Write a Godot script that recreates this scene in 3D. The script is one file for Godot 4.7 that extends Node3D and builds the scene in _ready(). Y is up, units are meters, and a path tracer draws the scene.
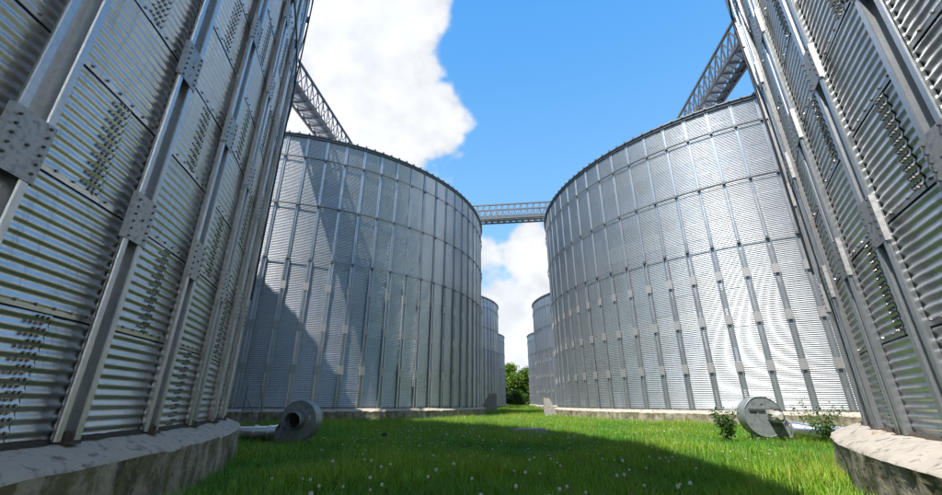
extends Node3D
# Grain silos on both sides of a grassy lane. y is up, metres; the camera stands at the origin and looks along -z.

const R := 19.0               # radius of a silo's wall
const N := 84                 # stiffeners round a silo
const RING := 1.13            # height of one ring of sheets
const RINGS := 17
const BASE := 0.78            # top of the concrete plinth at the wall
const WALL := 19.21           # height of the wall above the plinth
const STEP := TAU / 84.0
const AMP := 0.0095             # depth of the corrugation on the two nearest silos
const DEEP := 0.0185            # and on those behind
const PITCH := 1.13 / 11.0
const HALF := 9.45            # where the heavy stiffeners end
const CAM := Vector3(0, 1.15, 0)

var M := {}
var rng := RandomNumberGenerator.new()
var centres := []

# ---------------------------------------------------------------- helpers
class Geo:
	var v := PackedVector3Array()
	var n := PackedVector3Array()
	var uv := PackedVector2Array()
	var c := PackedColorArray()
	var i := PackedInt32Array()
	var col := Color(1, 1, 1)
	func vert(p: Vector3, nn: Vector3, u := Vector2.ZERO) -> int:
		v.append(p); n.append(nn); uv.append(u); c.append(col)
		return v.size() - 1
	func tri(a: int, b: int, d: int) -> void:      # wound to face along the vertex normals
		var g := (v[b] - v[a]).cross(v[d] - v[a])
		if g.dot(n[a] + n[b] + n[d]) > 0.0:
			i.append_array([a, d, b])
		else:
			i.append_array([a, b, d])
	func quad(a: Vector3, b: Vector3, d: Vector3, e: Vector3, out := Vector3.ZERO) -> void:
		var g := (b - a).cross(d - a)
		if g.length() < 1e-12: g = (d - a).cross(e - a)
		var nn := g.normalized()
		if out != Vector3.ZERO and nn.dot(out) < 0.0: nn = -nn
		var k := vert(a, nn); vert(b, nn); vert(d, nn); vert(e, nn)
		tri(k, k + 1, k + 2); tri(k, k + 2, k + 3)
	func box(t: Transform3D, s: Vector3) -> void:
		var h := s * 0.5
		for ax in 3:
			for sg in [-1.0, 1.0]:
				var q := []
				for w in [[-1, -1], [1, -1], [1, 1], [-1, 1]]:
					var p := Vector3.ZERO
					p[ax] = sg * h[ax]; p[(ax + 1) % 3] = w[0] * h[(ax + 1) % 3]; p[(ax + 2) % 3] = w[1] * h[(ax + 2) % 3]
					q.append(t * p)
				var o := Vector3.ZERO
				o[ax] = sg
				quad(q[0], q[1], q[2], q[3], t.basis * o)
	func bar(a: Vector3, b: Vector3, w: float, d: float) -> void:
		var y := (b - a).normalized()
		var x := y.cross(Vector3.UP if absf(y.y) < 0.95 else Vector3.RIGHT).normalized()
		box(Transform3D(Basis(x, y, x.cross(y)), (a + b) * 0.5), Vector3(w, a.distance_to(b), d))
	func tube(path: Array, radii: Array, sides := 12, closed := false) -> void:
		var rows := []
		for k in path.size():
			var a: Vector3 = path[maxi(k - 1, 0)]
			var b: Vector3 = path[mini(k + 1, path.size() - 1)]
			var y := (b - a).normalized()
			var x := y.cross(Vector3.UP if absf(y.y) < 0.95 else Vector3.RIGHT).normalized()
			var z := x.cross(y)
			var row := []
			for s in sides + 1:
				var o := x * cos(TAU * s / sides) + z * sin(TAU * s / sides)
				row.append(vert(path[k] + o * radii[k], o, Vector2(float(s) / sides, k)))
			rows.append(row)
		for k in path.size() - 1:
			for s in sides:
				tri(rows[k][s], rows[k][s + 1], rows[k + 1][s]); tri(rows[k][s + 1], rows[k + 1][s + 1], rows[k + 1][s])
		if closed:
			for e in [0, path.size() - 1]:
				var out: Vector3 = (path[e] - path[1 if e == 0 else e - 1]).normalized()
				var m := vert(path[e], out)
				for s in sides:
					var a2 := vert(v[rows[e][s]], out)
					var b2 := vert(v[rows[e][s + 1]], out)
					tri(m, a2, b2)
	func mesh(m: Material, into: ArrayMesh = null) -> ArrayMesh:
		var am := into if into else ArrayMesh.new()
		var a := []
		a.resize(Mesh.ARRAY_MAX)
		a[Mesh.ARRAY_VERTEX] = v; a[Mesh.ARRAY_NORMAL] = n; a[Mesh.ARRAY_TEX_UV] = uv; a[Mesh.ARRAY_COLOR] = c; a[Mesh.ARRAY_INDEX] = i
		am.add_surface_from_arrays(Mesh.PRIMITIVE_TRIANGLES, a)
		am.surface_set_material(am.get_surface_count() - 1, m)
		return am

var taken := {}
func numbered(called: String) -> String:
	taken[called] = taken.get(called, 0) + 1
	return called if taken[called] == 1 else "%s_%03d" % [called, taken[called] - 1]

func tag(o: Node, label := "", category := "", group := "", kind := "") -> Node:
	if label: o.set_meta("label", label)
	if category: o.set_meta("category", category)
	if group: o.set_meta("group", group)
	if kind: o.set_meta("kind", kind)
	return o

func thing(called: String, at: Vector3, turn := 0.0) -> Node3D:
	var o := Node3D.new()
	o.name = numbered(called)
	add_child(o)
	o.position = at; o.rotation.y = turn
	return o

func part(called: String, m: Mesh, parent: Node, at := Vector3.ZERO, turn := 0.0, mat: Material = null) -> MeshInstance3D:
	var o := MeshInstance3D.new()
	o.mesh = m
	if parent == self:
		o.name = numbered(called)
	else:
		o.name = called
	parent.add_child(o, true)
	o.position = at; o.rotation.y = turn
	if mat: o.material_override = mat
	return o

func many(called: String, m: Mesh, where: Array, parent: Node, colors := []) -> MultiMeshInstance3D:
	var mm := MultiMesh.new()
	mm.transform_format = MultiMesh.TRANSFORM_3D
	mm.use_colors = colors.size() > 0
	mm.mesh = m
	mm.instance_count = where.size()
	for k in where.size():
		mm.set_instance_transform(k, where[k])
		if colors.size(): mm.set_instance_color(k, colors[k])
	var o := MultiMeshInstance3D.new()
	o.multimesh = mm
	if parent == self: o.name = numbered(called)
	else: o.name = called
	parent.add_child(o, true)
	o.set_meta("kind", "stuff")
	return o

func lin(r: float, g: float, b: float) -> Color:
	return Color(r, g, b).linear_to_srgb()

func noise(sd: int, freq: float, oct := 4) -> FastNoiseLite:
	var f := FastNoiseLite.new()
	f.seed = sd; f.frequency = freq; f.fractal_octaves = oct
	f.noise_type = FastNoiseLite.TYPE_SIMPLEX_SMOOTH
	f.fractal_type = FastNoiseLite.FRACTAL_FBM
	return f

func noise_tex(sd: int, freq: float, oct: int, stops: Array, size := 512, normal := 0.0) -> NoiseTexture2D:
	var t := NoiseTexture2D.new()
	t.width = size; t.height = size; t.seamless = true; t.generate_mipmaps = false
	t.noise = noise(sd, freq, oct)
	if normal > 0.0:
		t.as_normal_map = true; t.bump_strength = normal
	if stops.size():
		var g := Gradient.new()
		g.offsets = PackedFloat32Array(stops.map(func(s): return s[0]))
		g.colors = PackedColorArray(stops.map(func(s): return s[1]))
		t.color_ramp = g
	return t

func mat(color: Color, rough := 0.8, metal := 0.0) -> StandardMaterial3D:
	var m := StandardMaterial3D.new()
	m.albedo_color = color; m.roughness = rough; m.metallic = metal
	return m

func tri_map(m: StandardMaterial3D, per_metre: float) -> void:
	m.uv1_triplanar = true; m.uv1_world_triplanar = true
	m.uv1_scale = Vector3.ONE * per_metre

func grey(x: float) -> Color:
	return Color(x, x, x)

# ---------------------------------------------------------------- materials
func make_materials() -> void:
	var spangle := noise_tex(11, 0.02, 5, [[0.0, grey(0.90)], [0.35, grey(0.96)], [0.6, grey(1.0)], [1.0, grey(0.93)]])
	var polish := noise_tex(12, 0.016, 5, [[0.0, grey(0.86)], [0.5, grey(0.92)], [1.0, grey(1.0)]])
	var tones := [[0.69, 0.72, 0.75], [0.655, 0.69, 0.725], [0.72, 0.74, 0.76], [0.67, 0.69, 0.705], [0.70, 0.735, 0.77]]
	var zinc := zinc_tex()
	M.sheet = []
	M.far_sheet = []
	for k in 5:
		var z := mat(lin(tones[k][0], tones[k][1], tones[k][2]), 0.43, 0.88)
		z.albedo_texture = zinc; z.roughness_texture = polish
		tri_map(z, 0.31 + 0.045 * k)
		M.sheet.append(z)
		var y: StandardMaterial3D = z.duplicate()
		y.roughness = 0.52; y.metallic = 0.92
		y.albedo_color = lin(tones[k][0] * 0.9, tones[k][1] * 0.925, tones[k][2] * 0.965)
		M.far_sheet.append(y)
	M.steel = mat(lin(0.56, 0.59, 0.615), 0.38, 0.85)
	M.steel.albedo_texture = spangle; M.steel.roughness_texture = polish
	tri_map(M.steel, 0.8)
	M.plate = mat(lin(0.47, 0.485, 0.50), 0.55, 0.65)
	M.plate.albedo_texture = noise_tex(13, 0.02, 5, [[0.0, grey(0.70)], [0.3, grey(0.88)], [0.5, Color(1.0, 0.985, 0.97)], [1.0, grey(1.0)]])
	tri_map(M.plate, 1.3)
	M.bolt = mat(lin(0.26, 0.25, 0.23), 0.35, 0.9)
	M.dark_bolt = mat(lin(0.10, 0.10, 0.105), 0.5, 0.6)
	M.mastic = mat(lin(0.018, 0.017, 0.016), 0.85)
	M.dirt = mat(Color.WHITE, 1.0)
	M.dirt.albedo_texture = noise_tex(15, 0.05, 4, [[0.0, lin(0.02, 0.017, 0.013)], [0.5, lin(0.055, 0.045, 0.034)], [1.0, lin(0.13, 0.11, 0.085)]])
	tri_map(M.dirt, 1.5)
	M.rusty = mat(lin(0.10, 0.085, 0.07), 0.7, 0.4)
	M.eave = mat(lin(0.16, 0.17, 0.18), 0.55, 0.7)
	M.roof = mat(lin(0.55, 0.56, 0.57), 0.45, 0.85)
	M.truss = mat(lin(0.15, 0.155, 0.165), 0.5, 0.6)
	M.truss.albedo_texture = spangle
	tri_map(M.truss, 0.7)
	M.fan = mat(lin(0.33, 0.365, 0.385), 0.42, 0.35)
	M.fan.albedo_texture = noise_tex(14, 0.012, 5, [[0.0, grey(0.74)], [0.45, grey(0.95)], [1.0, grey(1.0)]])
	tri_map(M.fan, 0.9)
	M.duct = mat(lin(0.68, 0.69, 0.70), 0.24, 0.95)
	M.black = mat(lin(0.02, 0.02, 0.022), 0.6)
	M.motor = mat(lin(0.58, 0.56, 0.50), 0.45, 0.2)
	M.sticker = mat(lin(0.78, 0.78, 0.76), 0.5)
	# concrete, its upper face and its mossy, streaked side
	M.slab = mat(Color.WHITE, 0.92)
	M.slab.albedo_texture = worn_top()
	M.slab.normal_enabled = true
	M.slab.normal_texture = noise_tex(22, 0.03, 6, [], 512, 3.0)
	tri_map(M.slab, 0.5)
	M.side = mat(Color.WHITE, 0.95)
	M.side.albedo_texture = streaks()
	M.side.normal_enabled = true
	M.side.normal_texture = noise_tex(24, 0.03, 6, [], 512, 3.0)
	tri_map(M.side, 0.3)
	M.concrete = mat(Color.WHITE, 0.92)
	M.concrete.albedo_texture = noise_tex(23, 0.02, 6, [[0.0, lin(0.20, 0.19, 0.17)], [0.4, lin(0.36, 0.34, 0.31)], [1.0, lin(0.48, 0.46, 0.42)]])
	tri_map(M.concrete, 0.4)
	M.soil = mat(Color.WHITE, 1.0)
	M.soil.albedo_texture = noise_tex(31, 0.02, 6, [[0.0, lin(0.03, 0.04, 0.012)], [0.5, lin(0.05, 0.075, 0.016)], [1.0, lin(0.085, 0.105, 0.028)]], 1024)
	tri_map(M.soil, 0.35)
	M.grass = mat(Color.WHITE, 0.55)
	M.grass.vertex_color_use_as_albedo = true
	M.grass.backlight_enabled = true
	M.grass.backlight = lin(0.44, 0.68, 0.045)
	M.leaf = mat(Color.WHITE, 0.5)
	M.leaf.vertex_color_use_as_albedo = true
	M.leaf.backlight_enabled = true
	M.leaf.backlight = lin(0.16, 0.26, 0.02)
	M.bark = mat(lin(0.13, 0.10, 0.07), 0.95)
	M.fluff = mat(lin(0.72, 0.72, 0.68), 0.9)
	M.stalk = mat(lin(0.20, 0.26, 0.07), 0.7)
	M.stone = mat(lin(0.34, 0.25, 0.18), 0.95)

func zinc_tex() -> ImageTexture:       # galvanised sheet: fine spangle, dull patches and thin rain runs
	var s := 1024
	var im := Image.create_empty(s, s, false, Image.FORMAT_RGB8)
	var a := noise(44, 0.012, 4)
	var b := noise(45, 0.05, 3)
	var f := noise(46, 0.16, 2)
	for y in s:
		for x in s:
			var wx := cos(TAU * x / s) * s / TAU
			var wz := sin(TAU * x / s) * s / TAU
			var wy := absf(y - s * 0.5)
			var v := 0.95 + 0.05 * f.get_noise_3d(wx, wy, wz) + 0.06 * a.get_noise_3d(wx, wy, wz)
			var run := smoothstep(0.22, 0.5, b.get_noise_3d(wx, wy * 0.05, wz))
			var c := Color(v, v, v).lerp(Color(v * 0.83, v * 0.82, v * 0.79), run * 0.6)
			im.set_pixel(x, y, c)
	return ImageTexture.create_from_image(im)

func worn_top() -> ImageTexture:       # pale trowelled concrete with pores, ragged patches of dirt and thin cracks
	var s := 1024
	var im := Image.create_empty(s, s, false, Image.FORMAT_RGB8)
	var a := noise(47, 0.009, 6)
	var b := noise(48, 0.006, 4)
	var f := noise(49, 0.2, 3)
	for y in s:
		for x in s:
			var wx := cos(TAU * x / s) * s / TAU
			var wz := sin(TAU * x / s) * s / TAU
			var wy := absf(y - s * 0.5)
			var fi := f.get_noise_3d(wx, wy, wz)
			var p := a.get_noise_3d(wx, wy, wz)
			var c := Color(0.37, 0.335, 0.29).lerp(Color(0.47, 0.435, 0.385), clampf(0.5 + fi * 0.9 + p * 0.5, 0, 1))
			c = c.lerp(Color(0.10, 0.085, 0.06), smoothstep(0.26, 0.36, p + fi * 0.16) * 0.85)
			c = c.lerp(Color(0.12, 0.10, 0.08), smoothstep(0.012, 0.002, absf(b.get_noise_3d(wx, wy, wz) + fi * 0.01)) * 0.7)
			c = c.lerp(Color(0.2, 0.18, 0.15), smoothstep(0.42, 0.6, fi) * 0.6)
			im.set_pixel(x, y, c.linear_to_srgb())
	return ImageTexture.create_from_image(im)

func streaks() -> ImageTexture:      # weathered concrete: grey, with moss and vertical run-off stains
	var s := 512
	var im := Image.create_empty(s, s, false, Image.FORMAT_RGB8)
	var a := noise(41, 0.02, 5)
	var b := noise(42, 0.022, 4)
	var f := noise(43, 0.09, 3)
	for y in s:
		for x in s:
			var wx := cos(TAU * x / s) * s / TAU
			var wz := sin(TAU * x / s) * s / TAU
			var wy := absf(y - s * 0.5)
			var st := b.get_noise_3d(wx, wy * 0.12, wz)
			var ms := a.get_noise_3d(wx, wy * 0.6, wz)
			var fi := f.get_noise_3d(wx, wy, wz)
			var c := Color(0.30, 0.27, 0.205).lerp(Color(0.42, 0.385, 0.31), clampf(0.5 + fi, 0, 1))
			c = c.lerp(Color(0.115, 0.115, 0.035), smoothstep(-0.2, 0.3, ms + fi * 0.35) * 0.85)
			c = c.lerp(Color(0.05, 0.044, 0.03), smoothstep(0.12, 0.42, st + fi * 0.2) * 0.8)
			c = c.lerp(Color(0.46, 0.42, 0.34), smoothstep(0.2, 0.42, -st + fi * 0.25) * 0.7)
			im.set_pixel(x, y, c.linear_to_srgb())
	return ImageTexture.create_from_image(im)

# ---------------------------------------------------------------- sky
func make_sky() -> Sky:
	var w := 2048
	var h := 1024
	var data := PackedFloat32Array()
	data.resize(w * h * 3)
	var n1 := noise(51, 1.0, 6)
	var n2 := noise(52, 1.0, 6)
	var n3 := noise(53, 1.0, 5)
	# cumulus banks: azimuth, elevation, half widths (degrees), weight
	var banks := [[-19.0, 47.0, 14.0, 13.0, 1.7], [-8.5, 38.5, 8.5, 5.0, 1.3], [-22.0, 36.0, 15.0, 9.0, 1.6], [-11.0, 52.0, 7.0, 9.0, 1.4], [-32.0, 50.0, 14.0, 14.0, 1.6], [-30.0, 68.0, 26.0, 13.0, 1.5],  # last bank carries the cloud on above the view, added for whiter reflections
		[9.0, 19.0, 4.5, 7.0, 0.95], [5.0, 13.0, 8.0, 5.5, 0.95], [8.0, 7.0, 15.0, 7.0, 1.3], [2.5, 20.0, 3.0, 3.0, 0.35]]
	var clear := [[22.0, 44.0, 27.0, 24.0, 1.3], [4.0, 27.0, 10.0, 5.0, 0.5], [-30.0, 22.0, 12.0, 6.0, 0.6]]
	for y in h:
		var el := PI * 0.5 - PI * (y + 0.5) / h
		var s := sin(el)
		var up := clampf(s, 0.0, 1.0)
		var blue := Color(0.034, 0.158, 0.395).lerp(Color(0.23, 0.40, 0.50), pow(1.0 - up, 1.7))
		for x in w:
			var k := (y * w + x) * 3
			if el < -0.03:
				data[k] = 0.12; data[k + 1] = 0.14; data[k + 2] = 0.09
				continue
			var az := wrapf(TAU * (x + 0.5) / w, -PI, PI)
			var d := Vector3(sin(az) * cos(el), s, -cos(az) * cos(el))
			var e := -9.0
			var da := rad_to_deg(az)
			var de := rad_to_deg(el)
			for b in banks:
				e = maxf(e, b[4] * (1.0 - pow((da - b[0]) * cos(el) / (b[2] * cos(deg_to_rad(b[1]))), 2) - pow((de - b[1]) / b[3], 2)))
			var q := d / (up + 0.25)
			var sc := n1.get_noise_3d(q.x * 0.9 + 7.0, 3.0, q.z * 0.9) * 1.5 - 0.06
			for b in clear:
				sc -= b[4] * maxf(0.0, 1.0 - pow((da - b[0]) * cos(el) / (b[2] * cos(deg_to_rad(b[1]))), 2) - pow((de - b[1]) / b[3], 2))
			e = maxf(maxf(e, -0.8), sc * 1.3)
			var f := n2.get_noise_3d(d.x * 5.0, d.y * 6.5, d.z * 5.0)
			var g := n3.get_noise_3d(d.x * 11.0, d.y * 13.0, d.z * 11.0)
			var cov := e + f * 0.75 + g * 0.30 + 0.14 * n3.get_noise_3d(d.x * 37.0, d.y * 41.0, d.z * 37.0)
			var a := smoothstep(-0.12, 0.42, cov)
			var thick := smoothstep(0.2, 1.0, cov)
			var lum := 0.385 + 0.05 * thick + 0.07 * g
			var cl := Color(lum * 0.985, lum * 1.0, lum * 1.03)
			cl = cl.lerp(Color(0.29, 0.33, 0.39), 0.3 * smoothstep(0.05, 0.5, n1.get_noise_3d(d.x * 3.0, d.y * 4.0, d.z * 3.0)))
			var o := blue.lerp(cl, a * 0.96)
			var ho := pow(1.0 - up, 12.0) * 0.5
			o = o.lerp(Color(0.38, 0.42, 0.45), ho)
			data[k] = o.r; data[k + 1] = o.g; data[k + 2] = o.b
	var im := Image.create_from_data(w, h, false, Image.FORMAT_RGBF, data.to_byte_array())
	var m := PanoramaSkyMaterial.new()
	m.panorama = ImageTexture.create_from_image(im)
	var sky := Sky.new()
	sky.sky_material = m
	return sky

# ---------------------------------------------------------------- silo pieces (wall axis at the origin, radial = +x, tangent = -z)
func on_wall(r: float, t: float, y: float) -> Vector3:      # t: metres along the wall from the piece's middle
	var a := t / R
	return Vector3(r * cos(a), y, -r * sin(a))

func sheet_mesh(mat_sheet: Material, near: bool) -> ArrayMesh:
	var g := Geo.new()
	var amp := AMP if near else DEEP
	var h := STEP * R
	var cols := 6
	var t0 := -h
	var t1 := h + 0.2
	var ys := [-0.04, -0.02, 0.0] if near else [0.0]
	for k in range(1, 11 * 8 + 1): ys.append(k * PITCH / 8.0)
	var rows := []
	for y in ys:
		var row := []
		for c in cols + 1:
			var t := lerpf(t0, t1, float(c) / cols)
			var yy := maxf(y, 0.0)
			var r: float = R + amp * sin(TAU * yy / PITCH) + (0.007 if c == cols else 0.0) + (0.007 if c == cols - 1 else 0.0) * 0.2
			if near and y <= 0.0: r += 0.010
			elif near and y < 0.02: r += 0.005
			var dr: float = amp * TAU / PITCH * cos(TAU * yy / PITCH) if y > 0.0 or not near else 0.15
			var a := t / R
			var nn := Vector3(cos(a), -dr, -sin(a)).normalized()
			row.append(g.vert(on_wall(r, t, y), nn, Vector2(t, y)))
		rows.append(row)
	for k in ys.size() - 1:
		for c in cols:
			g.tri(rows[k][c], rows[k][c + 1], rows[k + 1][c]); g.tri(rows[k][c + 1], rows[k + 1][c + 1], rows[k + 1][c])
	var am := g.mesh(mat_sheet)
	var s := Geo.new()         # mastic bead squeezed out under the lap and along the end lap
	for c in (12 if near else 0):
		var ta := lerpf(t0, t1, c / 12.0)
		var tb := lerpf(t0, t1, (c + 1) / 12.0)
		var w := (0.010 + 0.006 * sin(c * 2.3)) if near else 0.0
		s.quad(on_wall(R + 0.012, ta, -0.038), on_wall(R + 0.012, tb, -0.038), on_wall(R - 0.001, tb, -0.048 - w), on_wall(R - 0.001, ta, -0.048 - w), Vector3(1, -0.5, 0))
	for k in (44 if near else 0):
		var ya := k * PITCH / 4.0
		var yb := (k + 1) * PITCH / 4.0
		var ra := R + amp * sin(TAU * ya / PITCH)
		var rb := R + amp * sin(TAU * yb / PITCH)
		s.quad(on_wall(ra + 0.0075, t1 - 0.003, ya), on_wall(ra + 0.001, t1 + 0.013, ya), on_wall(rb + 0.001, t1 + 0.013, yb), on_wall(rb + 0.0075, t1 - 0.003, yb), Vector3(1, 0, -0.3))
	return s.mesh(M.mastic, am) if near else am

func bolt(g: Geo, t: float, y: float, r: float, rad: float, high: float) -> void:
	var bottom := []
	var top := []
	for k in 6:
		var a := TAU * k / 6.0 + t * 37.0
		bottom.append(on_wall(r - 0.004, t + cos(a) * rad, y + sin(a) * rad))
		top.append(on_wall(r + high, t + cos(a) * rad * 0.8, y + sin(a) * rad * 0.8))
	for k in 6:
		var m := TAU * (k + 0.5) / 6.0 + t * 37.0
		g.quad(bottom[k], bottom[(k + 1) % 6], top[(k + 1) % 6], top[k], Vector3(0.3, sin(m), -cos(m)))
	g.quad(top[0], top[1], top[2], top[3], Vector3(1, 0, 0)); g.quad(top[0], top[3], top[4], top[5], Vector3(1, 0, 0))

func sheet_bolts() -> ArrayMesh:
	var g := Geo.new()
	var h := STEP * R
	for c in 4:
		for k in 11:
			for half in 2:
				if (c + half) % 2 == 1 and c == 3: continue
				var y := (k + 0.25 + 0.5 * half) * PITCH
				if y > RING - 0.05: continue
				bolt(g, h + 0.155 - c * 0.052 - half * 0.02, y, R + AMP * sin(TAU * y / PITCH) + 0.006, 0.0155, 0.016)
	var t := -h + 0.11
	while t < h:
		bolt(g, t, 0.0 + 0.012, R + 0.012, 0.0155, 0.016)
		t += 0.187
	return g.mesh(M.bolt)

func stiffener_mesh(y0: float, y1: float, base_w: float, lip: float, deep: float) -> Geo:
	var g := Geo.new()
	var b := base_w * 0.5
	var half := [[b + 0.012 + lip, deep - 0.026], [b + 0.012 + lip, deep - 0.010], [b + 0.004 + lip, deep], [b + 0.022, deep], [b + 0.011, deep - 0.010], [b, 0.014]]
	var prof := []
	for p in half: prof.append(p)
	for k in half.size(): prof.append([-half[half.size() - 1 - k][0], half[half.size() - 1 - k][1]])
	for off in [0.0, -0.004]:
		for k in prof.size() - 1:
			var p: Array = prof[k]
			var q: Array = prof[k + 1]
			var out := Vector3(1, 0, 0)
			if absf(p[0] - q[0]) < 0.001: out = Vector3(0, 0, -signf(p[0]))
			elif absf(p[1] - q[1]) > 0.02: out = Vector3(0.2, 0, signf(p[0] + q[0]))
			elif absf(p[1] - q[1]) > 0.005: out = Vector3(1, 0, 0)
			if off < 0.0: out = -out
			g.quad(on_wall(R + p[1] + off, p[0], y0), on_wall(R + q[1] + off, q[0], y0), on_wall(R + q[1] + off, q[0], y1), on_wall(R + p[1] + off, p[0], y1), out)
	return g

func plate_geo(y: float) -> Geo:
	var g := Geo.new()
	var w := 0.175
	var hh := 0.27
	var r := R + 0.123
	g.quad(on_wall(r, -w, y - hh), on_wall(r, w, y - hh), on_wall(r, w, y + hh), on_wall(r, -w, y + hh), Vector3(1, 0, 0))
	g.quad(on_wall(r - 0.006, -w, y - hh), on_wall(r - 0.006, w, y - hh), on_wall(r - 0.006, w, y + hh), on_wall(r - 0.006, -w, y + hh), Vector3(-1, 0, 0))
	for s in [-1.0, 1.0]:
		g.quad(on_wall(r, s * w, y - hh), on_wall(r, s * w, y + hh), on_wall(r - 0.05, s * (w + 0.014), y + hh), on_wall(r - 0.05, s * (w + 0.014), y - hh), Vector3(0.2, 0, -s))
		g.quad(on_wall(r, -w, y + s * hh), on_wall(r, w, y + s * hh), on_wall(r - 0.006, w, y + s * hh), on_wall(r - 0.006, -w, y + s * hh), Vector3(0, s, 0))
	return g

func plate_bolts(y: float) -> ArrayMesh:
	var g := Geo.new()
	for s in [-1, 1]:
		for k in 6:
			bolt(g, s * 0.125, y - 0.215 + 0.086 * k + 0.02 * s, R + 0.123, 0.0145, 0.014)
	bolt(g, 0.01, y, R + 0.123, 0.0145, 0.014)
	return g.mesh(M.dark_bolt)

func plinth_mesh() -> ArrayMesh:
	var nz := noise(61, 1.4, 5)
	var nb := noise(62, 0.35, 3)
	var seg := 900
	var am: ArrayMesh
	for face in 2:
		var prof := [[-0.5, 0.80], [0.02, 0.80], [0.10, 0.785], [0.24, 0.725], [0.36, 0.675], [0.43, 0.645], [0.455, 0.61]] if face == 0 else [[0.455, 0.61], [0.45, 0.53], [0.455, 0.38], [0.46, 0.2], [0.465, 0.0], [0.465, -0.3]]
		var g := Geo.new()
		var pts := []
		for s in seg:
			var a := TAU * s / seg
			var row := []
			for p in prof:
				var o := Vector3(cos(a), 0, -sin(a)) * R
				var j := nz.get_noise_3d(o.x * 2.0, p[1] * 6.0, o.z * 2.0)
				var chip := maxf(0.0, nb.get_noise_3d(o.x * 3.0, 0, o.z * 3.0) - 0.05)
				var edge := clampf((p[0] - 0.08) / 0.34, 0.0, 1.0)
				row.append(Vector3(cos(a), 0, -sin(a)) * (R + p[0] + edge * (j * 0.045 - chip * 0.08)) + Vector3(0, p[1] + edge * j * 0.025 - (chip * 0.09 * edge if p[1] > 0.5 else 0.0), 0))
			pts.append(row)
		var first := g.v.size()
		for s in seg:
			for k in prof.size():
				var du: Vector3 = pts[(s + 1) % seg][k] - pts[(s + seg - 1) % seg][k]
				var dv: Vector3 = pts[s][mini(k + 1, prof.size() - 1)] - pts[s][maxi(k - 1, 0)]
				var nn := dv.cross(du).normalized()
				var a := TAU * s / seg
				if nn.dot(Vector3(cos(a) * 0.6, 0.8, -sin(a) * 0.6)) < 0.0: nn = -nn
				g.vert(pts[s][k], nn)
		for s in seg:
			for k in prof.size() - 1:
				var a0 := first + s * prof.size() + k
				var b0 := first + ((s + 1) % seg) * prof.size() + k
				g.tri(a0, b0, a0 + 1); g.tri(b0, b0 + 1, a0 + 1)
		am = g.mesh(M.slab if face == 0 else M.side, am)
	return am

func lathe(prof: Array, seg: int, m: Material, wob := 0.0) -> ArrayMesh:
	var g := Geo.new()
	for k in prof.size() - 1:
		var p: Vector2 = prof[k]
		var q: Vector2 = prof[k + 1]
		var d := (q - p).normalized()
		var rows := []
		for s in seg + 1:
			var a := TAU * s / seg
			var u := Vector3(cos(a), 0, -sin(a))
			var nn := u * -d.y + Vector3(0, d.x, 0)
			var wv := wob * sin(s * 1.7) * cos(s * 0.61)
			rows.append([g.vert(u * (p.x + wv) + Vector3(0, p.y, 0), -nn), g.vert(u * (q.x + wv) + Vector3(0, q.y, 0), -nn)])
		for s in seg:
			g.tri(rows[s][0], rows[s + 1][0], rows[s][1]); g.tri(rows[s + 1][0], rows[s + 1][1], rows[s][1])
	return g.mesh(m)

var P := {}
func make_pieces() -> void:
	P.sheet = []
	P.far_sheet = []
	for k in 5:
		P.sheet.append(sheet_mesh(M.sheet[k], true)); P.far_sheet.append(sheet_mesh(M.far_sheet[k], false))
	P.bolts = sheet_bolts()
	P.low = stiffener_mesh(0.03, HALF, 0.135, 0.078, 0.115).mesh(M.steel)
	P.high = stiffener_mesh(HALF, WALL, 0.075, 0.045, 0.07).mesh(M.steel)
	P.plate = plate_geo(0.0).mesh(M.plate)
	P.plate_bolts = plate_bolts(0.0)
	var af := Geo.new()
	af.box(Transform3D(Basis(), Vector3(R + 0.06, 0.055, 0)), Vector3(0.08, 0.11, 0.10))
	af.box(Transform3D(Basis(), Vector3(R + 0.10, 0.012, 0)), Vector3(0.16, 0.024, 0.15))
	af.tube([Vector3(R + 0.14, 0.02, 0), Vector3(R + 0.14, 0.09, 0)], [0.016, 0.016], 6, true)
	P.foot = af.mesh(M.rusty)
	P.plinth = plinth_mesh()
	P.tar = lathe([Vector2(R + 0.09, 0.79), Vector2(R + 0.05, 0.822), Vector2(R + 0.0, 0.84)], 900, M.dirt, 0.03)
	P.wind = {}
	for y in [HALF + 0.05, 13.55, 17.42]:
		var g := Geo.new()
		var path := []
		var rad := []
		for s in N * 2 + 1:
			path.append(on_wall(R + 0.15, TAU * R * s / (N * 2), y)); rad.append(0.024)
		g.tube(path, rad, 6)
		P.wind[y] = g.mesh(M.eave)
	var cl := Geo.new()        # clamp of a wind ring on its stiffener
	cl.box(Transform3D(Basis(), Vector3(R + 0.11, 0.02, 0)), Vector3(0.12, 0.17, 0.16))
	P.clamp = cl.mesh(M.eave)
	var wb := Geo.new()
	for k in 7: bolt(wb, (k - 3) * 0.18, 0.17, R + 0.014, 0.02, 0.02)
	P.ring_bolts = wb.mesh(M.dark_bolt)
	P.eave = lathe([Vector2(R - 0.1, WALL + 0.24), Vector2(R + 0.2, WALL + 0.22), Vector2(R + 0.2, WALL + 0.14), Vector2(R + 0.12, WALL + 0.14), Vector2(R + 0.12, WALL - 0.02), Vector2(R - 0.02, WALL - 0.02)], 336, M.eave)  # darker than galvanised: shadow and gap under the roof put into the colour
	P.roof = lathe([Vector2(R + 0.05, WALL + 0.26), Vector2(0.7, WALL + 1.95), Vector2(0.7, WALL + 2.5), Vector2(0.02, WALL + 2.6)], 168, M.roof)
	var lug := Geo.new()
	lug.box(Transform3D(Basis(), Vector3(R + 0.12, WALL + 0.25, 0)), Vector3(0.22, 0.16, 0.12))
	P.lug = lug.mesh(M.eave)

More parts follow.
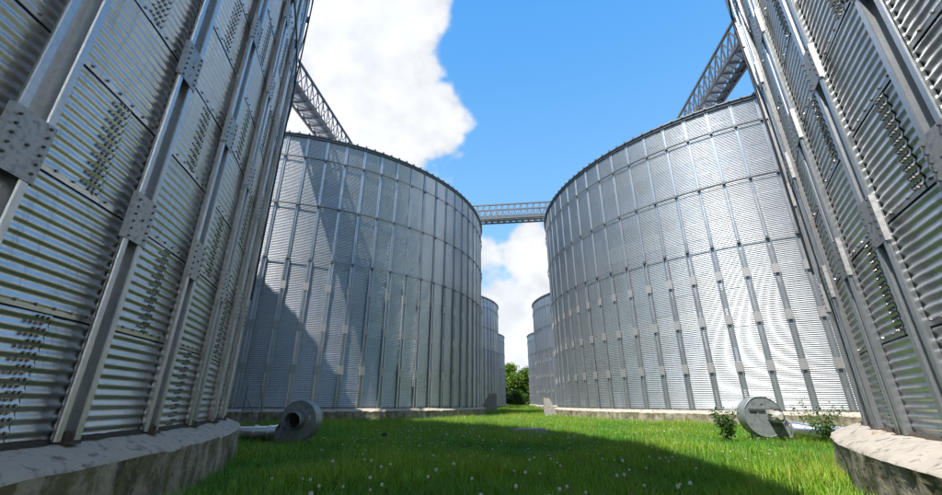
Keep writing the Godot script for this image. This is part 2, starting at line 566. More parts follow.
# lo, hi: stiffener numbers of the arc that the picture shows, built piece by piece; the rest of the wall is joined
func silo(c: Vector2, phase: float, lo: int, hi: int, label: String, bolted: bool, plates: Array) -> Node3D:
	var s := thing("grain_silo", Vector3(c.x, 0, c.y))
	tag(s, label, "silo", "steel grain silos along the grass lane")
	centres.append(c)
	var pl := part("plinth", P.plinth, s, Vector3.ZERO, phase * 1.0 + 0.3 * c.x)
	if c.x > 20.0 and c.y > 0.0: pl.scale = Vector3(1.008, 1, 1.008)      # this foundation is wider
	part("bitumen_seal", P.tar, s)
	var up := Vector3(0, BASE, 0)
	var rest_sheets := []
	for j in RINGS:
		for k in N / 2:
			var at := 2.5 + 2 * k + (j % 2)
			var turn := phase + STEP * at
			var shown := (at > lo and at < hi) or (at - N > lo and at - N < hi)
			if shown:
				var sh := part("wall_sheet", (P.sheet if bolted else P.far_sheet)[(k * 7 + j * 3 + k * j * 2) % 5], s, up + Vector3(0, j * RING, 0), turn)
				var fat := 1.0 + rng.randfn() * 0.00008
				sh.scale = Vector3(fat, 1, fat)
				if bolted:
					var bt := part("seam_bolts", P.bolts, sh)
					tag(bt, "", "", "", "stuff")
			else:
				rest_sheets.append(Transform3D(Basis(Vector3.UP, turn), up + Vector3(0, j * RING, 0)))
	if rest_sheets.size(): many("further_wall_sheets", P.far_sheet[0], rest_sheets, s)
	var rest_low := []
	var rest_high := []
	var rest_plates := []
	for k in N:
		var turn := phase + STEP * k
		var t := Transform3D(Basis(Vector3.UP, turn), up)
		var shown := false
		for w in [k - N, k, k + N]:
			if w > lo - 0.5 and w < hi + 0.5: shown = true
		if shown:
			var st := part("stiffener", P.low, s, up, turn)
			for y in plates:
				part("splice_plate", P.plate, st, Vector3(0, y, 0))
				if bolted: tag(part("splice_bolts", P.plate_bolts, st, Vector3(0, y, 0)), "", "", "", "stuff")
			if bolted: part("anchor_foot", P.foot, st)
			part("slim_stiffener", P.high, s, up, turn)
		else:
			rest_low.append(t); rest_high.append(t)
			for y in plates: rest_plates.append(Transform3D(t.basis, up + Vector3(0, y, 0)))
	if rest_low.size():
		many("further_stiffeners", P.low, rest_low, s)
		many("further_slim_stiffeners", P.high, rest_high, s)
		many("further_splice_plates", P.plate, rest_plates, s)
	for y in P.wind:
		part("wind_ring", P.wind[y], s, up, phase)
		var cl := []
		var rb := []
		for k in N:
			cl.append(Transform3D(Basis(Vector3.UP, phase + STEP * k), up + Vector3(0, y, 0)))
			rb.append(Transform3D(Basis(Vector3.UP, phase + STEP * (k + 0.5)), up + Vector3(0, y, 0)))
		many("ring_clamps", P.clamp, cl, s)
		many("ring_bolts", P.ring_bolts, rb, s)
	part("eave", P.eave, s, up, phase)
	part("roof", P.roof, s, up, phase)
	var lg := []
	for k in N * 2: lg.append(Transform3D(Basis(Vector3.UP, phase + STEP * k * 0.5), up))
	many("eave_lugs", P.lug, lg, s)
	return s

# ---------------------------------------------------------------- conveyor gallery: a box truss with an enclosed conveyor on its floor, along local +x
func gallery(from: Vector3, to: Vector3, pan: float, wide: float, high: float, legs: Array, label: String, crossed := true) -> void:
	var len_ := from.distance_to(to)
	var n := int(round(len_ / pan))
	pan = len_ / n
	var d := (to - from).normalized()
	var s := thing("conveyor_gallery", from, atan2(-d.z, d.x))
	tag(s, label, "conveyor", "conveyor galleries over the silo roofs")
	var ch := Geo.new()
	ch.box(Transform3D(Basis(), Vector3(len_ * 0.5, 0, 0)), Vector3(len_, 0.16, 0.16))
	var chord := ch.mesh(M.truss)
	for y in [0.0, high]:
		for z in [-wide * 0.5, wide * 0.5]: part("chord", chord, s, Vector3(0, y, z))
	var g := Geo.new(); g.bar(Vector3(0, 0.07, 0), Vector3(0, high - 0.07, 0), 0.10, 0.10)
	var post := g.mesh(M.truss)
	g = Geo.new(); g.bar(Vector3(0.05, 0.07, 0), Vector3(pan - 0.05, high - 0.07, 0), 0.085, 0.085)
	var diag := g.mesh(M.truss)
	g = Geo.new(); g.bar(Vector3(pan - 0.05, 0.07, 0), Vector3(0.05, high - 0.07, 0), 0.06, 0.06)
	var anti := g.mesh(M.truss)
	g = Geo.new(); g.box(Transform3D(Basis(), Vector3.ZERO), Vector3(0.07, 0.09, wide - 0.14))
	var cross := g.mesh(M.truss)
	g = Geo.new(); g.bar(Vector3(0.04, 0, -wide * 0.5 + 0.08), Vector3(pan - 0.04, 0, wide * 0.5 - 0.08), 0.05, 0.05)
	var wind := g.mesh(M.truss)
	for k in n + 1:
		for z in [-wide * 0.5, wide * 0.5]:
			part("post", post, s, Vector3(k * pan, 0, z))
			if k < n:
				part("diagonal", diag, s, Vector3(k * pan, 0, z))
				if crossed: part("diagonal", anti, s, Vector3(k * pan, 0, z - signf(z) * 0.05))
		part("floor_beam", cross, s, Vector3(k * pan, 0.02, 0))
		if k < n: part("floor_brace", wind, s, Vector3(k * pan, -0.05, 0))
	g = Geo.new(); g.box(Transform3D(Basis(), Vector3(len_ * 0.5, 0.42, -wide * 0.14)), Vector3(len_, 0.62, wide * 0.42))
	part("conveyor_casing", g.mesh(M.roof), s)
	g = Geo.new(); g.box(Transform3D(Basis(), Vector3(len_ * 0.5, 0.09, wide * 0.32)), Vector3(len_, 0.04, wide * 0.3))
	part("walkway", g.mesh(M.truss), s)
	for x in legs:
		g = Geo.new()
		for z in [-wide * 0.5, wide * 0.5]: g.bar(Vector3(x, -0.07, z), Vector3(x, -3.2, z * 1.3), 0.12, 0.12)
		g.bar(Vector3(x, -1.2, -wide * 0.55), Vector3(x, -1.2, wide * 0.55), 0.08, 0.08)
		part("trestle", g.mesh(M.truss), s)

# ---------------------------------------------------------------- aeration fan
func fan_housing(mirror: float) -> Geo:
	var g := Geo.new()
	var pts := []
	var ncirc := 40
	# scroll from the lip of the outlet round over the top to the bottom, then the outlet duct
	for k in ncirc + 1:
		var a := deg_to_rad(215.0 - 305.0 * k / ncirc)
		var r := lerpf(0.64, 0.68, float(k) / ncirc)
		pts.append(Vector2(cos(a) * r, sin(a) * r))
	pts.append(Vector2(-0.80, -0.68))
	pts.append(Vector2(-0.80, -0.26))
	var hw := 0.24
	for k in pts.size():
		var p: Vector2 = pts[k]
		var q: Vector2 = pts[(k + 1) % pts.size()]
		var mid := (p + q) * 0.5
		var a := Vector3(p.x * mirror, p.y, hw)
		var b := Vector3(q.x * mirror, q.y, hw)
		g.quad(a, b, Vector3(b.x, b.y, -hw), Vector3(a.x, a.y, -hw), Vector3(mid.x * mirror, mid.y, 0))
		for sd in [-1.0, 1.0]:
			var c := Vector3(-0.05 * mirror, -0.1, hw * sd)
			g.quad(c, Vector3(a.x, a.y, hw * sd), Vector3(b.x, b.y, hw * sd), c, Vector3(0, 0, sd))
	return g

func ring_geo(g: Geo, c: Vector3, r: float, w: float) -> void:       # angle-iron rim standing round a face
	var path := []
	var rad := []
	for k in 41:
		path.append(c + Vector3(cos(TAU * k / 40) * r, sin(TAU * k / 40) * r, 0)); rad.append(w)
	g.tube(path, rad, 6)

# ---------------------------------------------------------------- vegetation
func blade(g: Geo, root: Vector3, dir: float, tall: float, lean: float, w: float, c0: Color, c1: Color, twist := 0.0) -> void:
	var u := Vector3(cos(dir), 0, sin(dir))
	var side := Vector3(-sin(dir + twist), 0, cos(dir + twist))
	var prev := []
	for k in 4:
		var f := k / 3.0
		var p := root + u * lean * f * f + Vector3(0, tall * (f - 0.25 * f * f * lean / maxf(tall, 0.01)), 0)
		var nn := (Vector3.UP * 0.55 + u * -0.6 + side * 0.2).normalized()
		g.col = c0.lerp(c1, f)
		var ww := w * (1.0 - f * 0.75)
		if k == 3:
			var tip := g.vert(p, nn)
			g.tri(prev[0], prev[1], tip)
		else:
			var row := [g.vert(p - side * ww, nn), g.vert(p + side * ww, nn)]
			if k > 0:
				g.tri(prev[0], prev[1], row[0]); g.tri(prev[1], row[1], row[0])
			prev = row

func clump(kind: int) -> ArrayMesh:
	var g := Geo.new()
	for k in 22:
		var a := rng.randf() * TAU
		var d := rng.randf_range(0.0, 0.09)
		var p := Vector3(cos(a) * d, -0.01, sin(a) * d)
		var v := rng.randf_range(0.75, 1.2)
		var yl := rng.randf()
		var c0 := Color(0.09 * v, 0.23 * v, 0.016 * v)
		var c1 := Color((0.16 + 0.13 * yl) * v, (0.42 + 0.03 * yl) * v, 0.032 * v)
		if rng.randf() < 0.05:       # a dry blade
			c0 = Color(0.16, 0.14, 0.05); c1 = Color(0.30, 0.26, 0.11)
		if kind == 1 and k < 2:      # a seeding stalk, pale and upright
			blade(g, p, rng.randf() * TAU, rng.randf_range(0.30, 0.42), rng.randf_range(0.02, 0.08), 0.0022, Color(0.16, 0.20, 0.05), Color(0.30, 0.28, 0.12))
		elif kind == 2 and k < 8:    # broad leaf near the ground
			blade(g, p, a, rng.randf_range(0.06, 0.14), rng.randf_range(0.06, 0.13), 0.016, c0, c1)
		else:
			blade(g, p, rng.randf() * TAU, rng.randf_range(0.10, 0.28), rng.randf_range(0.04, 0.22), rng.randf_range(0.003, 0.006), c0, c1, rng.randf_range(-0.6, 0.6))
	return g.mesh(M.grass)

func free_ground(x: float, z: float) -> bool:
	for c in centres:
		if Vector2(x, z).distance_to(c) < R + 0.47: return false
	return true

func make_grass() -> void:
	var kinds := [clump(0), clump(1), clump(2), clump(0)]
	var wheres := [[], [], [], []]
	var cols := [[], [], [], []]
	var nz := noise(71, 0.22, 3)
	# x from, x to, z from, z to, clumps per square metre, scale
	for a in [[-8.0, 9.0, -9.0, -1.2, 80.0, 1.0], [-9.0, 14.0, -19.0, -9.0, 46.0, 1.05], [-12.0, 18.0, -34.0, -19.0, 20.0, 1.2], [-4.0, 14.0, -70.0, -34.0, 9.0, 1.5], [-6.0, 26.0, -150.0, -70.0, 1.8, 2.6], [-8.0, 8.0, -1.2, 10.0, 12.0, 1.1]]:
		var cnt := int((a[1] - a[0]) * (a[3] - a[2]) * a[4])
		for k in cnt:
			var x := rng.randf_range(a[0], a[1])
			var z := rng.randf_range(a[2], a[3])
			var q := nz.get_noise_2d(x, z)
			var rs := rng.randf()
			var sc: float = a[5] * rng.randf_range(0.65, 1.2) * (1.0 + q * 0.55)
			var ty := rng.randf()
			var tone := rng.randf_range(0.8, 1.2)
			if not free_ground(x, z): continue
			if Vector2(x, z).length() < 1.3: continue
			var kd := 0
			if ty < 0.22 + q * 0.3: kd = 1
			elif ty < 0.45: kd = 2
			elif ty < 0.7: kd = 3
			var sy := sc * (1.0 if kd != 1 else 1.05)
			wheres[kd].append(Transform3D(Basis(Vector3.UP, rs * TAU).scaled(Vector3(sc * 1.1, sy, sc * 1.1)), Vector3(x, 0, z)))
			cols[kd].append(Color(tone * (1.05 + q * 0.9), tone * (1.0 + q * 0.25), tone * 0.95))
	var labels := ["fresh green grass of the lane", "tall grass with pale seed stalks", "broad leaved weeds among the grass", "long green meadow grass of the lane"]
	for k in 4:
		tag(many("grass", kinds[k], wheres[k], self, cols[k]), labels[k], "grass", "", "stuff")

func leaf(g: Geo, p: Vector3, size: float, c: Color) -> void:
	var a := Vector3(rng.randfn(), rng.randfn() * 0.6, rng.randfn()).normalized()
	var b := a.cross(Vector3(rng.randfn(), rng.randfn(), rng.randfn())).normalized()
	var nn := a.cross(b).normalized()
	if nn.y < 0.0: nn = -nn
	g.col = c
	var k := g.vert(p - a * size, nn); g.vert(p + b * size * 0.55, nn); g.vert(p + a * size, nn); g.vert(p - b * size * 0.55, nn)
	g.tri(k, k + 1, k + 2); g.tri(k, k + 2, k + 3)

func tree(at: Vector3, tall: float, wide: float, leaves: int, size: float, dark: Color, light: Color, label: String, low := 0.12) -> void:
	var s := thing("broadleaf_tree", at)
	tag(s, label, "tree", "trees at the end of the lane")
	var t := Geo.new()
	t.tube([Vector3.ZERO, Vector3(0.1, tall * 0.3, 0), Vector3(0, tall * 0.8, 0.1)], [tall * 0.022, tall * 0.016, tall * 0.004], 8)
	var g := Geo.new()
	var hubs := []
	for k in 60:
		var f := rng.randf_range(low, 0.97)
		var rr := wide * 0.5 * pow(sin(PI * clampf(f * 0.86 + 0.1, 0.0, 1.0)), 0.6) * rng.randf_range(0.35, 0.95)
		var a := rng.randf() * TAU
		var h := Vector3(cos(a) * rr, tall * f, sin(a) * rr)
		hubs.append(h)
		if k < 12: t.tube([Vector3(0, h.y * 0.62, 0), h * Vector3(0.6, 0.9, 0.6), h], [tall * 0.008, tall * 0.004, tall * 0.001], 5)
	for k in leaves:
		var h: Vector3 = hubs[rng.randi() % hubs.size()]
		var o := Vector3(rng.randfn(), rng.randfn() * 0.75, rng.randfn()) * wide * 0.085
		leaf(g, h + o, size * rng.randf_range(0.6, 1.3), dark.lerp(light, rng.randf()))
	part("trunk", t.mesh(M.bark), s)
	part("crown", g.mesh(M.leaf), s)

func shrub(at: Vector3, tall: float, wide: float, stems: int, leaves: int, label: String) -> void:
	var s := thing("shrub", at)
	tag(s, label, "shrub", "shrubs beside the fan")
	for k in stems:
		var st := Geo.new()
		var a := rng.randf() * TAU
		var top := Vector3(cos(a) * wide * 0.5 * rng.randf(), tall * rng.randf_range(0.6, 1.0), sin(a) * wide * 0.5 * rng.randf())
		var mid := top * Vector3(0.35, 0.55, 0.35)
		st.tube([Vector3(top.x * 0.1, 0, top.z * 0.1), mid, top], [0.012, 0.008, 0.003], 5)
		var o := part("stem", st.mesh(M.stalk), s)
		var g := Geo.new()
		for q in leaves:
			var f := rng.randf_range(0.2, 1.0)
			var p: Vector3 = mid.lerp(top, (f - 0.5) * 2.0) if f > 0.5 else mid * f * 2.0
			p += Vector3(rng.randfn(), rng.randfn() * 0.6, rng.randfn()) * 0.07
			var v := rng.randf_range(0.7, 1.3)
			leaf(g, p, rng.randf_range(0.022, 0.05), Color(0.055 * v, 0.12 * v, 0.018 * v))
		part("leaves", g.mesh(M.leaf), o)

# ---------------------------------------------------------------- the scene
func _ready() -> void:
	rng.seed = 7
	var cam := Camera3D.new()
	cam.name = "camera"
	cam.fov = 63.44; cam.near = 0.05; cam.far = 900.0
	cam.position = CAM
	cam.rotation = Vector3(deg_to_rad(21.19), 0, deg_to_rad(0.2))
	add_child(cam)
	cam.current = true
	var env := Environment.new()
	env.background_mode = Environment.BG_SKY
	env.sky = make_sky()
	env.background_energy_multiplier = 1.0
	env.tonemap_mode = Environment.TONE_MAPPER_LINEAR
	env.tonemap_exposure = 2.35
	env.sdfgi_enabled = true; env.ssao_enabled = true; env.ssil_enabled = true
	var we := WorldEnvironment.new()
	we.name = "environment"
	we.environment = env
	add_child(we)
	var sun := DirectionalLight3D.new()
	sun.name = "sun"
	sun.light_color = Color(1.0, 0.975, 0.94)
	sun.light_energy = 1.05
	sun.light_angular_distance = 0.53
	sun.shadow_enabled = true
	sun.rotation = Vector3(deg_to_rad(-58.5), deg_to_rad(-41.0), 0)
	add_child(sun)

	make_materials()
	make_pieces()

	# the ground
	var gr := Geo.new()
	gr.quad(Vector3(-400, 0, 60), Vector3(400, 0, 60), Vector3(400, 0, -700), Vector3(-400, 0, -700), Vector3.UP)
	tag(part("ground", gr.mesh(M.soil), self), "grassy soil of the lane", "ground", "", "structure")

	# the silos
	var near_plates := [2.27, 4.51, 6.75, 8.95]
	var far_plates := [2.31, 4.95, 7.6]
	var d := deg_to_rad(1.0)
	silo(Vector2(-22.6, -1.19), 0.15 * d, -3, 16, "nearest silo on the left, its corrugated wall in shade", true, near_plates)
	silo(Vector2(21.46, 4.73), 2.5 * d, 32, 50, "nearest silo on the right, its corrugated wall in sunlight", true, near_plates)
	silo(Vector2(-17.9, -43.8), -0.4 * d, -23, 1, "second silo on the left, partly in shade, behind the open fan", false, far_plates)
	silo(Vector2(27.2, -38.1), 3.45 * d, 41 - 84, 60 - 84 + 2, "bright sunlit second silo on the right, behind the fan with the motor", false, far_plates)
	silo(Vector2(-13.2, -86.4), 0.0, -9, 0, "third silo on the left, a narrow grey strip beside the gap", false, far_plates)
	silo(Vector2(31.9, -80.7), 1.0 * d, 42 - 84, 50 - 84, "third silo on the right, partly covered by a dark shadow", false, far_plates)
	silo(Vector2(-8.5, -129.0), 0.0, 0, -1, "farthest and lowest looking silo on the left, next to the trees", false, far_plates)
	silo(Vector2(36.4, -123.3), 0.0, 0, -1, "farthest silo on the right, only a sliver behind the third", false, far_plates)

	# conveyors over the roofs
	gallery(Vector3(-15.3, 23.0, -8.0), Vector3(-11.0, 23.0, -47.0), 0.95, 1.5, 1.9, [4.0, 31.0, 36.0], "steel lattice conveyor gallery from the nearest left silo to the one behind")
	gallery(Vector3(16.4, 23.0, -3.0), Vector3(20.6, 23.0, -42.0), 0.95, 1.5, 1.9, [4.0, 27.0, 36.0], "steel lattice conveyor gallery from the nearest right silo to the one behind")
	gallery(Vector3(-13.0, 22.8, -48.5), Vector3(22.0, 22.8, -44.0), 0.78, 1.5, 1.9, [3.0, 32.0], "steel lattice bridge spanning the sky between the two second silos", false)
	print("big done")
	small_things()
	make_grass()
	print("done")

func small_things() -> void:
	# the fan with the open inlet, on the left
	var f := thing("aeration_fan", Vector3(-5.0, 0.0, -12.9), -0.1)
	f.scale = Vector3.ONE * 0.82
	tag(f, "grey centrifugal fan with an open round inlet, in the shade by the left plinth", "fan", "aeration fans of the silos")
	var up := Vector3(0, 0.80, 0)
	part("housing", fan_housing(1.0).mesh(M.fan), f, up)
	var g := Geo.new()
	g.tube([Vector3(0, 0, 0.22), Vector3(0, 0, 0.62)], [0.29, 0.29], 32)
	g.tube([Vector3(0, 0, 0.62), Vector3(0, 0, 0.63)], [0.29, 0.277], 32)
	g.tube([Vector3(0, 0, 0.63), Vector3(0, 0, 0.24)], [0.277, 0.277], 32)
	part("inlet", g.mesh(M.fan), f, up + Vector3(-0.03, 0.0, 0))
	g = Geo.new(); ring_geo(g, Vector3(-0.03, 0, 0.25), 0.31, 0.014)
	part("inlet_ring", g.mesh(M.stone), f, up)
	g = Geo.new(); ring_geo(g, Vector3(0, 0, 0.245), 0.655, 0.016)
	part("face_rim", g.mesh(M.fan), f, up)
	g = Geo.new()
	g.tube([Vector3(-0.03, 0, 0.1), Vector3(-0.03, 0, 0.26)], [0.27, 0.27], 24, true)
	g.tube([Vector3(-0.03, 0, 0.2), Vector3(-0.03, 0, 0.34), Vector3(-0.03, 0, 0.37)], [0.09, 0.085, 0.05], 16, true)
	part("impeller", g.mesh(M.black), f, up)
	for k in 2:
		g = Geo.new(); g.box(Transform3D(Basis(), Vector3(0.42, 0.14 - k * 0.09, 0.243)), Vector3(0.05, 0.055, 0.004))
		part("sticker", g.mesh(M.sticker), f, up)
	g = Geo.new()
	g.bar(Vector3(-0.5, 0, -0.15), Vector3(-0.5, 0.16, -0.15), 0.06, 0.06); g.bar(Vector3(-0.5, 0, 0.15), Vector3(-0.5, 0.16, 0.15), 0.06, 0.06)
	g.bar(Vector3(0.35, 0, -0.15), Vector3(0.35, 0.3, -0.15), 0.06, 0.06); g.bar(Vector3(0.35, 0, 0.15), Vector3(0.35, 0.3, 0.15), 0.06, 0.06)
	g.box(Transform3D(Basis(), Vector3(-0.08, 0.17, 0)), Vector3(0.95, 0.06, 0.4))
	part("stand", g.mesh(M.fan), f)
	g = Geo.new()
	g.tube([Vector3(-0.78, -0.44, 0), Vector3(-1.05, -0.44, 0), Vector3(-1.06, -0.44, 0)], [0.30, 0.26, 0.25], 24)
	part("transition", g.mesh(M.duct), f, up)
	g = Geo.new()
	g.tube([Vector3(-1.06, -0.44, 0), Vector3(-1.7, -0.46, 0), Vector3(-2.6, -0.48, -0.1)], [0.25, 0.25, 0.25], 24)
	part("duct", g.mesh(M.duct), f, up)
	for x in [-1.06, -1.62]:
		g = Geo.new()
		g.tube([Vector3(x, -0.45, 0), Vector3(x - 0.05, -0.45, 0)], [0.285, 0.285], 24, true)
		part("flange", g.mesh(M.steel), f, up)

	# the fan with the motor, on the right
	f = thing("aeration_fan", Vector3(9.35, 0.0, -14.0), -0.08)
	f.scale = Vector3.ONE * 0.9
	tag(f, "pale grey centrifugal fan with a round motor on its face, in sunlight on the right", "fan", "aeration fans of the silos")
	up = Vector3(0, 0.86, 0)
	part("housing", fan_housing(-1.0).mesh(M.fan), f, up)
	g = Geo.new()
	g.box(Transform3D(Basis(), Vector3(0.05, 0.22, 0.265)), Vector3(1.06, 0.07, 0.05))
	part("cross_bar", g.mesh(M.eave), f, up)
	g = Geo.new(); ring_geo(g, Vector3(0, 0, 0.245), 0.655, 0.018)
	part("face_rim", g.mesh(M.fan), f, up)
	g = Geo.new()
	g.box(Transform3D(Basis(), Vector3(-0.20, -0.12, 0.255)), Vector3(0.035, 1.0, 0.03))
	part("upright_bar", g.mesh(M.fan), f, up)
	g = Geo.new()
	g.box(Transform3D(Basis(), Vector3(0.3, -0.16, 0.262)), Vector3(0.24, 0.34, 0.04))  # dark plate in place of the shadow the motor casts on the face
	part("motor_shadow_plate", g.mesh(M.eave), f, up)
	g = Geo.new()
	g.tube([Vector3(0.26, 0.0, 0.28), Vector3(0.26, 0.0, 0.66), Vector3(0.26, 0.0, 0.70), Vector3(0.26, 0, 0.72)], [0.17, 0.17, 0.15, 0.09], 24, true)
	var mo := part("motor", g.mesh(M.motor), f, up)
	for k in 14:
		var a := TAU * k / 14.0
		g = Geo.new(); g.box(Transform3D(Basis(Vector3.BACK, a), Vector3(0.26, 0, 0.47) + Vector3(cos(a), sin(a), 0) * 0.18), Vector3(0.03, 0.012, 0.32))
		part("cooling_fin", g.mesh(M.motor), mo)
	g = Geo.new(); g.box(Transform3D(Basis(), Vector3(0.1, 0.16, 0.46)), Vector3(0.16, 0.13, 0.18))
	part("terminal_box", g.mesh(M.motor), mo)
	g = Geo.new(); g.box(Transform3D(Basis(), Vector3(0.0, 0.40, 0.245)), Vector3(0.09, 0.03, 0.01))
	part("name_plate", g.mesh(M.black), f, up)
	g = Geo.new()
	g.bar(Vector3(-0.35, 0, -0.15), Vector3(-0.35, 0.35, -0.15), 0.06, 0.06); g.bar(Vector3(-0.35, 0, 0.15), Vector3(-0.35, 0.35, 0.15), 0.06, 0.06)
	g.bar(Vector3(0.5, 0, -0.15), Vector3(0.5, 0.17, -0.15), 0.06, 0.06); g.bar(Vector3(0.5, 0, 0.15), Vector3(0.5, 0.17, 0.15), 0.06, 0.06)
	part("stand", g.mesh(M.fan), f)
	g = Geo.new()
	g.tube([Vector3(0.78, -0.42, 0), Vector3(0.86, -0.42, 0), Vector3(1.2, -0.46, 0.2), Vector3(1.7, -0.52, 0.8), Vector3(2.4, -0.56, 1.9)], [0.30, 0.30, 0.28, 0.26, 0.26], 24)
	part("duct", g.mesh(M.duct), f, up)
	g = Geo.new()
	g.tube([Vector3(0.77, -0.42, 0), Vector3(0.83, -0.42, 0)], [0.35, 0.35], 24, true)
	part("flange", g.mesh(M.fan), f, up)

	# braced steel frame between the plinths on the left
	f = thing("braced_frame", Vector3(-7.35, 0.0, -13.9), 0.35)
	tag(f, "thin braced steel frame standing behind the left plinth", "frame")
	for x in [0.0, 0.75]:
		g = Geo.new(); g.bar(Vector3(x, 0, 0), Vector3(x + (0.0 if x == 0.0 else -0.35), 1.65, -0.3), 0.035, 0.035)
		part("leg", g.mesh(M.eave), f)
	for y in [0.45, 0.9, 1.35]:
		g = Geo.new(); g.bar(Vector3(0, y, -0.3 * y / 1.65), Vector3(0.75 - 0.35 * y / 1.65, y, -0.3 * y / 1.65), 0.025, 0.025)
		part("rung", g.mesh(M.eave), f)
	g = Geo.new(); g.bar(Vector3(0, 1.35, -0.22), Vector3(0.75, 0.1, 0.03), 0.02, 0.02)
	part("brace", g.mesh(M.eave), f)

	# concrete wing walls beside the tunnel mouths
	for w in [[Vector3(3.5, 0, -57.0), -1.0, 2.4, 2.3, "shaded concrete wing wall with a sloping edge beside the left silos"], [Vector3(6.6, 0, -38.3), 1.0, 1.12, 1.6, "sunlit concrete wing wall with a sloping edge beside the right silos"]]:
		g = Geo.new()
		var o: float = w[1]
		var wd: float = w[2]
		var ht: float = w[3]
		var pf := [Vector2(0, 0), Vector2(0, ht), Vector2(o * wd * 0.42, ht * 0.97), Vector2(o * wd, 0)]
		for k in 4:
			var a: Vector2 = pf[k]
			var b: Vector2 = pf[(k + 1) % 4]
			var mid := (a + b) * 0.5 - Vector2(o * wd * 0.35, ht * 0.45)
			g.quad(Vector3(a.x, a.y, 0), Vector3(b.x, b.y, 0), Vector3(b.x, b.y, -0.5), Vector3(a.x, a.y, -0.5), Vector3(mid.x, mid.y, 0))
		for z in [0.0, -0.5]:
			g.quad(Vector3(pf[0].x, pf[0].y, z), Vector3(pf[1].x, pf[1].y, z), Vector3(pf[2].x, pf[2].y, z), Vector3(pf[3].x, pf[3].y, z), Vector3(0, 0, z + 0.1))
		var ww := part("wing_wall", g.mesh(M.concrete), self, w[0])
		tag(ww, w[4], "wall", "concrete wing walls")

	# concrete cover lying in the grass
	g = Geo.new()
	g.box(Transform3D(Basis(Vector3.UP, 0.2), Vector3(0, 0.11, 0)), Vector3(1.2, 0.22, 0.9))
	g.box(Transform3D(Basis(Vector3.UP, 0.28), Vector3(0.05, 0.245, 0)), Vector3(1.0, 0.05, 0.7))
	tag(part("concrete_cover", g.mesh(M.concrete), self, Vector3(2.15, 0, -16.3)), "low grey concrete manhole cover in the grass", "manhole cover")
	g = Geo.new()
	g.box(Transform3D(Basis(Vector3(0.3, 1, 0.1).normalized(), 0.7), Vector3.ZERO), Vector3(0.15, 0.045, 0.08))
	g.box(Transform3D(Basis(Vector3(0.1, 0.6, 1).normalized(), 0.5), Vector3(0.06, 0.01, 0.02)), Vector3(0.09, 0.03, 0.06))
	tag(part("stone", g.mesh(M.stone), self, Vector3(5.43, 0.775, -5.88)), "small brown stone on the right plinth", "stone")

	g = Geo.new()
	for k in 7:
		var a := Vector3(rng.randfn(), absf(rng.randfn()) * 0.5, rng.randfn()) * 0.07
		g.box(Transform3D(Basis(Vector3(rng.randfn(), rng.randfn(), rng.randfn()).normalized(), rng.randf() * 3.0), a * 0.5 + Vector3(0, 0.22, 0)), Vector3(0.13, 0.012, 0.09))
	tag(part("plastic_scrap", g.mesh(M.black), self, Vector3(-2.45, 0.06, -12.6)), "small crumpled black plastic scrap caught in the shaded grass", "plastic scrap")

	# black cables hanging down the near silos
	for c in [[Vector2(-22.6, -1.19), deg_to_rad(26.5), 1.0, "black cable hanging down the left silo's wall"], [Vector2(21.46, 4.73), deg_to_rad(140.5), -1.0, "black cable hanging down the right silo's wall"]]:
		var path := []
		var rad := []
		for k in 41:
			var y := 3.5 + k * 0.405
			var a: float = c[1] - c[2] * 0.02 * sin(k * 0.16) 
			path.append(Vector3(c[0].x + cos(a) * (R + 0.16), y, c[0].y - sin(a) * (R + 0.16))); rad.append(0.022)
		g = Geo.new(); g.tube(path, rad, 6, true)
		tag(part("cable", g.mesh(M.black), self), c[3], "cable")

	# shrubs and trees
	shrub(Vector3(7.95, 0, -13.6), 1.05, 1.0, 12, 110, "leafy green shrub left of the sunlit fan")
	shrub(Vector3(10.45, 0, -12.9), 1.35, 2.0, 13, 70, "loose green shrub between the sunlit fan and the right plinth")
	tree(Vector3(14.2, 0, -152), 13.8, 10.0, 22000, 0.30, Color(0.11, 0.20, 0.016), Color(0.21, 0.33, 0.035), "full bright green tree at the end of the lane, the left one")
	tree(Vector3(20.3, 0, -153), 12.0, 8.5, 16000, 0.28, Color(0.07, 0.14, 0.012), Color(0.14, 0.24, 0.025), "lower green tree at the end of the lane, the right one")
	tree(Vector3(15.5, 0, -144), 4.6, 8.0, 9000, 0.22, Color(0.045, 0.10, 0.012), Color(0.10, 0.19, 0.022), "low bushy green tree in front of the two taller ones", 0.05)
	tree(Vector3(23.0, 0, -165), 14.0, 10.0, 6000, 0.3, Color(0.030, 0.075, 0.010), Color(0.075, 0.14, 0.018), "tall green tree mostly hidden behind the right silos")

	# dandelion clocks
	var head := Geo.new()
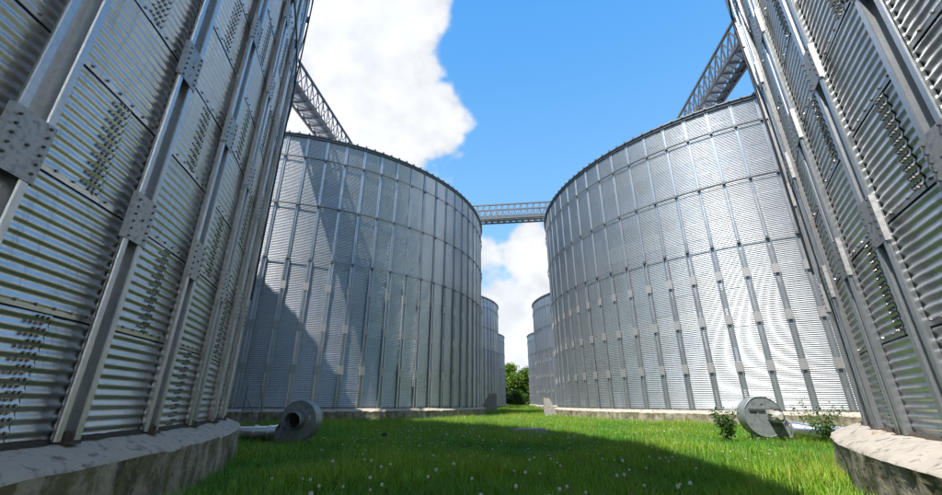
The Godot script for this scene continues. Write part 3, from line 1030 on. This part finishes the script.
	for k in 46:
		var y := 1.0 - 2.0 * (k + 0.5) / 46.0
		var a := k * 2.39996
		var u := Vector3(cos(a) * sqrt(1 - y * y), y, sin(a) * sqrt(1 - y * y))
		var t := u.cross(Vector3(0.3, 1, 0.2)).normalized()
		var b := u.cross(t)
		head.quad(u * 0.022 + t * 0.006, u * 0.022 + b * 0.006, u * 0.022 - t * 0.006, u * 0.022 - b * 0.006, u)
		head.quad(u * 0.004 + t * 0.0006, u * 0.022 + t * 0.0006, u * 0.022 - t * 0.0006, u * 0.004 - t * 0.0006)
	var head_mesh := head.mesh(M.fluff)
	var stem := Geo.new()
	stem.tube([Vector3.ZERO, Vector3(0.008, 0.5, 0), Vector3(0, 0.98, 0)], [0.004, 0.0035, 0.003], 5)
	var stem_mesh := stem.mesh(M.stalk)
	var spots := [[-2.05, -5.6], [-1.75, -5.0], [-1.55, -4.5], [-2.3, -5.3], [-1.3, -6.6], [-1.0, -5.2], [0.95, -4.9], [1.15, -4.6], [2.15, -4.7], [1.9, -5.9], [2.2, -6.5], [2.75, -6.9]]
	for k in 96:
		var z := -4.0 - 12.0 * pow(rng.randf(), 1.5)
		spots.append([rng.randf_range(-0.36, 0.5) * -z, z])
	for p in spots:
		if not free_ground(p[0], p[1]): continue
		var dn := thing("dandelion", Vector3(p[0], 0, p[1]), rng.randf() * TAU)
		tag(dn, "white dandelion clock on a thin stem in the grass", "dandelion", "dandelion clocks in the grass")
		var h := rng.randf_range(0.26, 0.40)
		var st := part("stem", stem_mesh, dn)
		st.scale = Vector3(1, h, 1)
		part("seed_head", head_mesh, dn, Vector3(0, h, 0)).scale = Vector3.ONE * rng.randf_range(0.55, 1.0)
	var fl := Geo.new()
	for k in 5:
		var a := TAU * k / 5.0
		fl.quad(Vector3.ZERO, Vector3(cos(a), 0.5, sin(a)) * 0.012, Vector3(cos(a + 0.6), 0.9, sin(a + 0.6)) * 0.016, Vector3(cos(a + 1.2), 0.5, sin(a + 1.2)) * 0.012, Vector3.UP)
	var fw := []
	for k in 1500:
		var x := rng.randf_range(-3.0, 13.0)
		var z := -8.0 - 26.0 * rng.randf()
		if x / -z > 0.75 or not free_ground(x, z): continue
		fw.append(Transform3D(Basis(Vector3.UP, rng.randf() * TAU).scaled(Vector3.ONE * rng.randf_range(0.9, 1.7)), Vector3(x, rng.randf_range(0.2, 0.33), z)))
	tag(many("clover_flowers", fl.mesh(M.fluff), fw, self), "tiny white flowers sprinkled over the sunlit grass", "flowers", "", "stuff")
